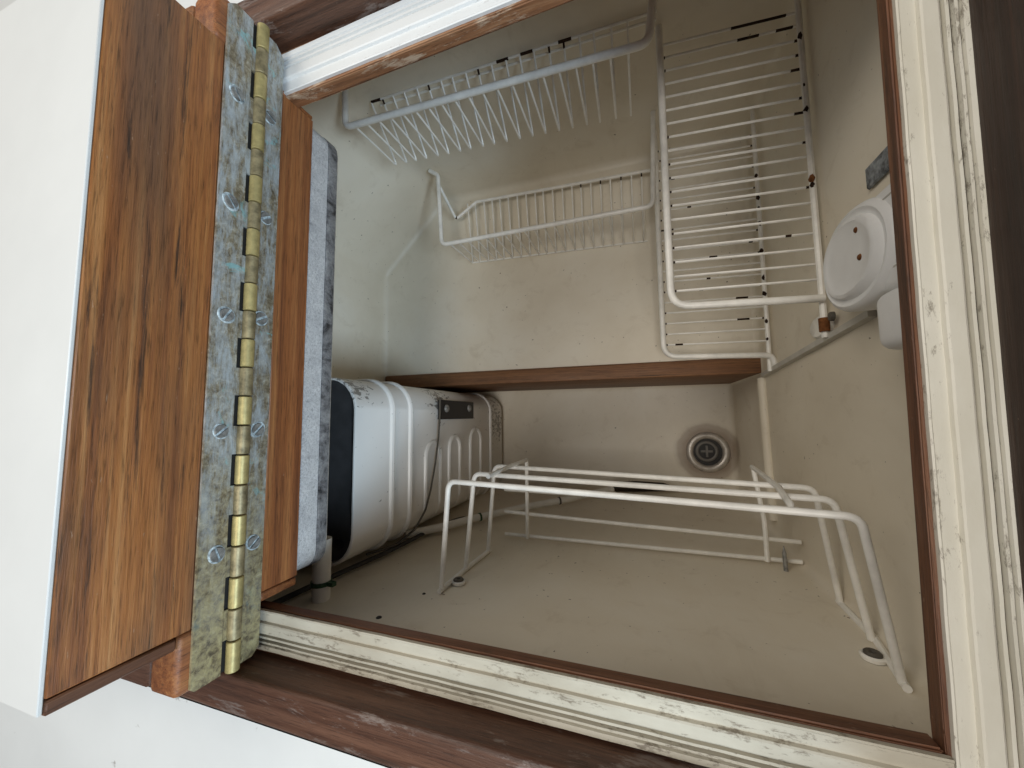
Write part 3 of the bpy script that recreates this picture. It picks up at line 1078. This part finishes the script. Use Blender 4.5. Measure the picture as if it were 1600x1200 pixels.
# clip holding the upper shelf
cl = thing('shelf_clip', 'rust stained white plastic clip on the side wall under the housing', 'clip', (0.1375, 0.066, -0.345))
bm = bmesh.new()
add_lathe(bm, [(0.0001, -0.004), (0.0088, -0.004), (0.0108, -0.002), (0.0108, 0.0005)], 14, (0, 0, 0), 'X')
for vv in bm.verts:
    vv.co.y *= 0.85
    vv.co.z *= 1.55
mk('base', bm, WIRE, cl, smooth=True, loc=(0, 0.0005, -0.006))
tube('rust_band', [(-0.0055, 0.004, 0.0095), (-0.0055, -0.006, 0.0095)], 0.0034, RUST_ORANGE, cl, 10)
bm = bmesh.new()
add_lathe(bm, [(0.0001, -0.0055), (0.0030, -0.0055), (0.0034, -0.0045), (0.0034, -0.003)], 12, (0, 0, 0), 'X')
mk('screw', bm, CABLE, cl, smooth=True, loc=(0, 0.003, 0.0085 + 0.010))


def basket(label, rim_pts, rim_r, xs, front, bottom, back, chance, name='wire_basket'):
    o0 = (-0.12, 0.335, bottom(0)[1])
    t = thing(name, label, 'wire basket', o0, 'wire baskets on the far wall')
    tube('rim', round_path(rim_pts, 0.009, 6), rim_r, WIRE, t, 10, origin=o0)
    for i, x in enumerate(xs):
        fy, fz = front(x)
        by, bz = bottom(x)
        ky, kz = back(x)
        jx = random.uniform(-0.0008, 0.0008)
        path = round_path([(x, fy, fz), (x + jx, by, bz), (x + jx, lerp(by, ky, 0.25), lerp(bz, kz, 0.25)), (x + jx, lerp(by, ky, 0.5), lerp(bz, kz, 0.5)), (x + jx, lerp(by, ky, 0.75), lerp(bz, kz, 0.75)), (x + jx, lerp(by, ky, 0.93), lerp(bz, kz, 0.93)), (x + jx, ky, kz)], 0.002, 2)
        idx = rusty(len(path) - 1, chance, False)
        if random.random() < 0.25:
            idx[-1] = 1
        tube('wire', path, 0.00100, WIRE, t, 6, origin=o0, mats=[WIRE, RUST], mi=(lambda j, idx=idx: idx[j]))
    return t, o0


# upper basket
def tt(x, x0, x1):
    return (x - x0) / (x1 - x0)


ub_f = lambda x: (lerp(0.2935, 0.2855, tt(x, -0.272, 0.0155)) + 0.0005, -0.2895)
ub_b = lambda x: (lerp(0.2975, 0.2845, tt(x, -0.272, 0.0155)), -0.3600)
ub_k = lambda x: (0.3385, lerp(-0.3130, -0.3160, tt(x, -0.2536, 0.0242)))
ub, o0 = basket('upper white wire basket with a thick rim on the far wall', [(-0.2745, 0.3420, -0.288), (-0.2725, 0.2940, -0.288), (0.0170, 0.2850, -0.288), (0.0240, 0.3420, -0.288)], 0.0032,
                [-0.262 + k * 0.0139 for k in range(20)], ub_f, ub_b, ub_k, 0.05)
tube('back_rail', straight((-0.262, 0.3395, ub_k(-0.262)[1]), (0.026, 0.3395, ub_k(0.026)[1]), 24), 0.0013, WIRE, ub, 6, origin=o0, mats=[WIRE, RUST],
     mi=lambda i: 1 if i in (0, 12, 14, 17) else 0)
tube('back_rail', straight((-0.256, 0.3395, ub_k(-0.256)[1] - 0.007), (0.026, 0.3395, ub_k(0.026)[1] - 0.007), 8), 0.0012, WIRE, ub, 6, origin=o0)

# lower basket standing on the ledge
lb_f = lambda x: (lerp(0.2290, 0.2315, tt(x, -0.2425, 0.0223)) + 0.0005, -0.4335)
lb_b = lambda x: (lerp(0.2315, 0.2250, tt(x, -0.2425, 0.0223)), -0.5068)
lb_k = lambda x: (lerp(0.3150, 0.3095, tt(x, -0.2160, 0.0271)), -0.4885)
lb, o1 = basket('lower white wire basket standing on the ledge below the other basket', [(-0.2620, 0.3380, -0.4325), (-0.2490, 0.3290, -0.4325), (-0.2425, 0.2290, -0.432), (0.0225, 0.2315, -0.432), (0.0270, 0.3420, -0.432)], 0.0028,
                [-0.2315 + k * 0.0129 for k in range(20)], lb_f, lb_b, lb_k, 0.05)
tube('back_rail', round_path([(-0.2600, 0.3300, -0.4560), (-0.2500, 0.2950, -0.4885), (-0.2170, 0.3155, -0.4885), (-0.1, 0.3125, -0.4885), (0.028, 0.3095, -0.4885)], 0.004, 3), 0.0021, WIRE, lb, 8, origin=o1,
     mats=[WIRE, RUST], mi=lambda i: 1 if i in (2,) else 0)
tube('bottom_rail', straight((-0.232, 0.2320, -0.5062), (0.018, 0.2255, -0.5062), 6), 0.0013, WIRE, lb, 6, origin=o1)

# bottle rack on the near wall
RO = (-0.02, -0.1400, -0.33)
rk = thing('bottle_rack', 'white wire pocket rack of three long bars screwed to the near wall', 'wire rack', RO)
YW, YU = -0.1396, -0.0535
legs = [((-0.158, YW, -0.284), (-0.1535, YU, -0.2870), (0.1050, YU, -0.2450), (0.1232, YW, -0.2605)),
        ((-0.157, YW, -0.327), (-0.1500, YU, -0.3310), (0.1110, YU, -0.2880), (0.1300, YW, -0.3030)),
        ((-0.1545, YW, -0.375), (-0.1515, YU, -0.3870), (0.1155, YU, -0.3280), (0.1345, YW, -0.3520))]
for pts in legs:
    tube('bar', round_path(pts, 0.008, 6), 0.0022, WIRE, rk, 10, origin=RO)
tube('cross_bar', [(-0.1238, YU + 0.0030, -0.3015), (-0.1240, YU + 0.0042, -0.36), (-0.1243, YU + 0.0035, -0.4180)], 0.0021, WIRE, rk, 8, origin=RO)
tube('cross_bar', [(0.0772, YU + 0.0010, -0.2510), (0.0776, YU + 0.0026, -0.2540), (0.0860, YU + 0.0042, -0.302), (0.0990, YU + 0.003, -0.4180)], [0.0014, 0.002, 0.0021, 0.0021], WIRE, rk, 8, origin=RO)
tube('upright', [(-0.1243, YU + 0.003, -0.4180), (-0.1246, -0.1365, -0.4180)], 0.0021, WIRE, rk, 8, origin=RO)
tube('upright', [(0.1000, YU + 0.001, -0.4180), (0.1062, -0.10, -0.4180), (0.1066, -0.1365, -0.4180)], 0.0021, WIRE, rk, 8, origin=RO)
for (ya, yb_) in ((-0.0845, -0.0880), (-0.1095, -0.1175), (-0.1345, -0.1350)):
    tube('back_bar', [(-0.152, ya, -0.4205), (-0.02, (ya + yb_) / 2, -0.4205), (0.1345, yb_, -0.4205)], 0.0020, WIRE, rk, 8, origin=RO)
for pts, ctr_ in ((((-0.1580, YW, -0.2800), (-0.1572, YW, -0.327), (-0.1545, YW, -0.378)), (-0.1515, -0.1400, -0.3014)),
                  (((0.1228, YW, -0.2560), (0.1325, YW, -0.305), (0.1345, YW, -0.355)), (0.1215, -0.1400, -0.2830))):
    tube('foot_bar', pts, 0.0021, WIRE, rk, 8, origin=RO)
    bm = bmesh.new()
    add_lathe(bm, [(0.0056, -0.0012), (0.0062, 0.0008), (0.0052, 0.0018), (0.0036, 0.0012), (0.0032, -0.0012)], 18, tuple(ctr_[i] - RO[i] for i in range(3)), 'Y')
    ey = mk('eyelet', bm, WIRE, rk, smooth=True)
    bm = bmesh.new()
    add_lathe(bm, [(0.0044, 0.0012), (0.0044, 0.0024), (0.0036, 0.0032), (0.0016, 0.0028), (0.0014, 0.0018), (0.0001, 0.0018)], 14, tuple(ctr_[i] - RO[i] for i in range(3)), 'Y')
    mk('screw', bm, CABLE, ey, smooth=True)

# sharp screw tip poking through the near wall
tip = tube('screw_tip', [(0.1190, -0.1420, -0.4120), (0.1188, -0.134, -0.4120), (0.1186, -0.126, -0.4120), (0.1185, -0.1195, -0.4120)], [0.0019, 0.0019, 0.0017, 0.0003], SCREW, None, 10)
tag(tip, 'pointed metal screw tip poking out of the near wall behind the rack', 'screw')

# ------------------------------------------------------------------ plastic housing on the side wall
HO = (0.1375, 0.088, -0.2500)
hs = thing('plastic_housing', 'rounded white plastic housing on the side wall under the rim', 'housing', HO)


def oval(x, hy, hz, cy, cz, n=40, p=2.15):
    pts = []
    for k in range(n):
        a = 2 * PI * k / n
        c, s = math.cos(a), math.sin(a)
        pts.append((x, cy + hy * math.copysign(abs(c) ** (2 / p), c), cz + hz * math.copysign(abs(s) ** (2 / p), s)))
    return pts


def oval_loft(name, secs, m, parent, tilt=0.0):
    bm = bmesh.new()
    rings = []
    for s in secs:
        rg = []
        for (x, y, z) in oval(*s):
            rg.append(bm.verts.new((x - HO[0] + tilt * (z - HO[2]), y - HO[1], z - HO[2])))
        rings.append(rg)
    n = len(rings[0])
    for i in range(len(rings) - 1):
        for k in range(n):
            bm.faces.new((rings[i][k], rings[i][(k + 1) % n], rings[i + 1][(k + 1) % n], rings[i + 1][k]))
    bm.faces.new(rings[-1])
    bm.faces.new(rings[0])
    return mk(name, bm, m, parent, smooth=True)


CY, CZ = 0.0850, -0.2540
cover = oval_loft('cover', [(0.1370, 0.0282, 0.0355, CY, CZ), (0.1180, 0.0285, 0.0360, CY, CZ), (0.1155, 0.0272, 0.0347, CY, CZ), (0.1145, 0.0252, 0.0325, CY, CZ),
                            (0.1158, 0.0228, 0.0298, CY, CZ), (0.1158, 0.0216, 0.0282, CY, CZ), (0.1132, 0.0210, 0.0275, CY + 0.001, CZ - 0.002), (0.1125, 0.0190, 0.0250, CY + 0.001, CZ - 0.002),
                            (0.1132, 0.0175, 0.0228, CY + 0.001, CZ - 0.002), (0.1136, 0.0120, 0.0170, CY + 0.001, CZ - 0.003), (0.1138, 0.0005, 0.0005, CY + 0.001, CZ - 0.003)], PLASTIC, hs)
bm = bmesh.new()
add_box(bm, (0.1172 - HO[0], 0.0590 - HO[1], -0.2450 - HO[2]), (0.1370 - HO[0], 0.1110 - HO[1], -0.2030 - HO[2]), 0.004, 3)
bd = mk('body', bm, PLASTIC, hs, smooth=True)
for y in (0.069, 0.081, 0.093, 0.104):
    bm = bmesh.new()
    add_box(bm, (0.1170 - HO[0], y - HO[1] - 0.0004, -0.2440 - HO[2]), (0.1360 - HO[0], y - HO[1] + 0.0004, -0.2028 - HO[2]))
    mk('vent_line', bm, RAILG, bd)
bm = bmesh.new()
add_box(bm, (0.1140 - HO[0], 0.0300 - HO[1], -0.2380 - HO[2]), (0.1330 - HO[0], 0.0590 - HO[1], -0.2060 - HO[2]), 0.006, 4)
mk('tab', bm, PLASTIC, hs, smooth=True)
for (y, z) in ((0.0975, -0.2440), (0.0820, -0.2430)):
    bm = bmesh.new()
    add_lathe(bm, [(0.0001, -0.0007), (0.0012, -0.0006), (0.0021, 0.0006)], 10, (0.1134 - HO[0], y - HO[1], z - HO[2]), 'X')
    mk('stain_spot', bm, RUST_ORANGE, cover, smooth=True)

pl = box('metal_plate', (0.1355, 0.1340, -0.2770), (0.1378, 0.1480, -0.2500), SPECK, None, 0.0010, 1)
tag(pl, 'small mottled grey metal plate on the side wall above the housing', 'plate')
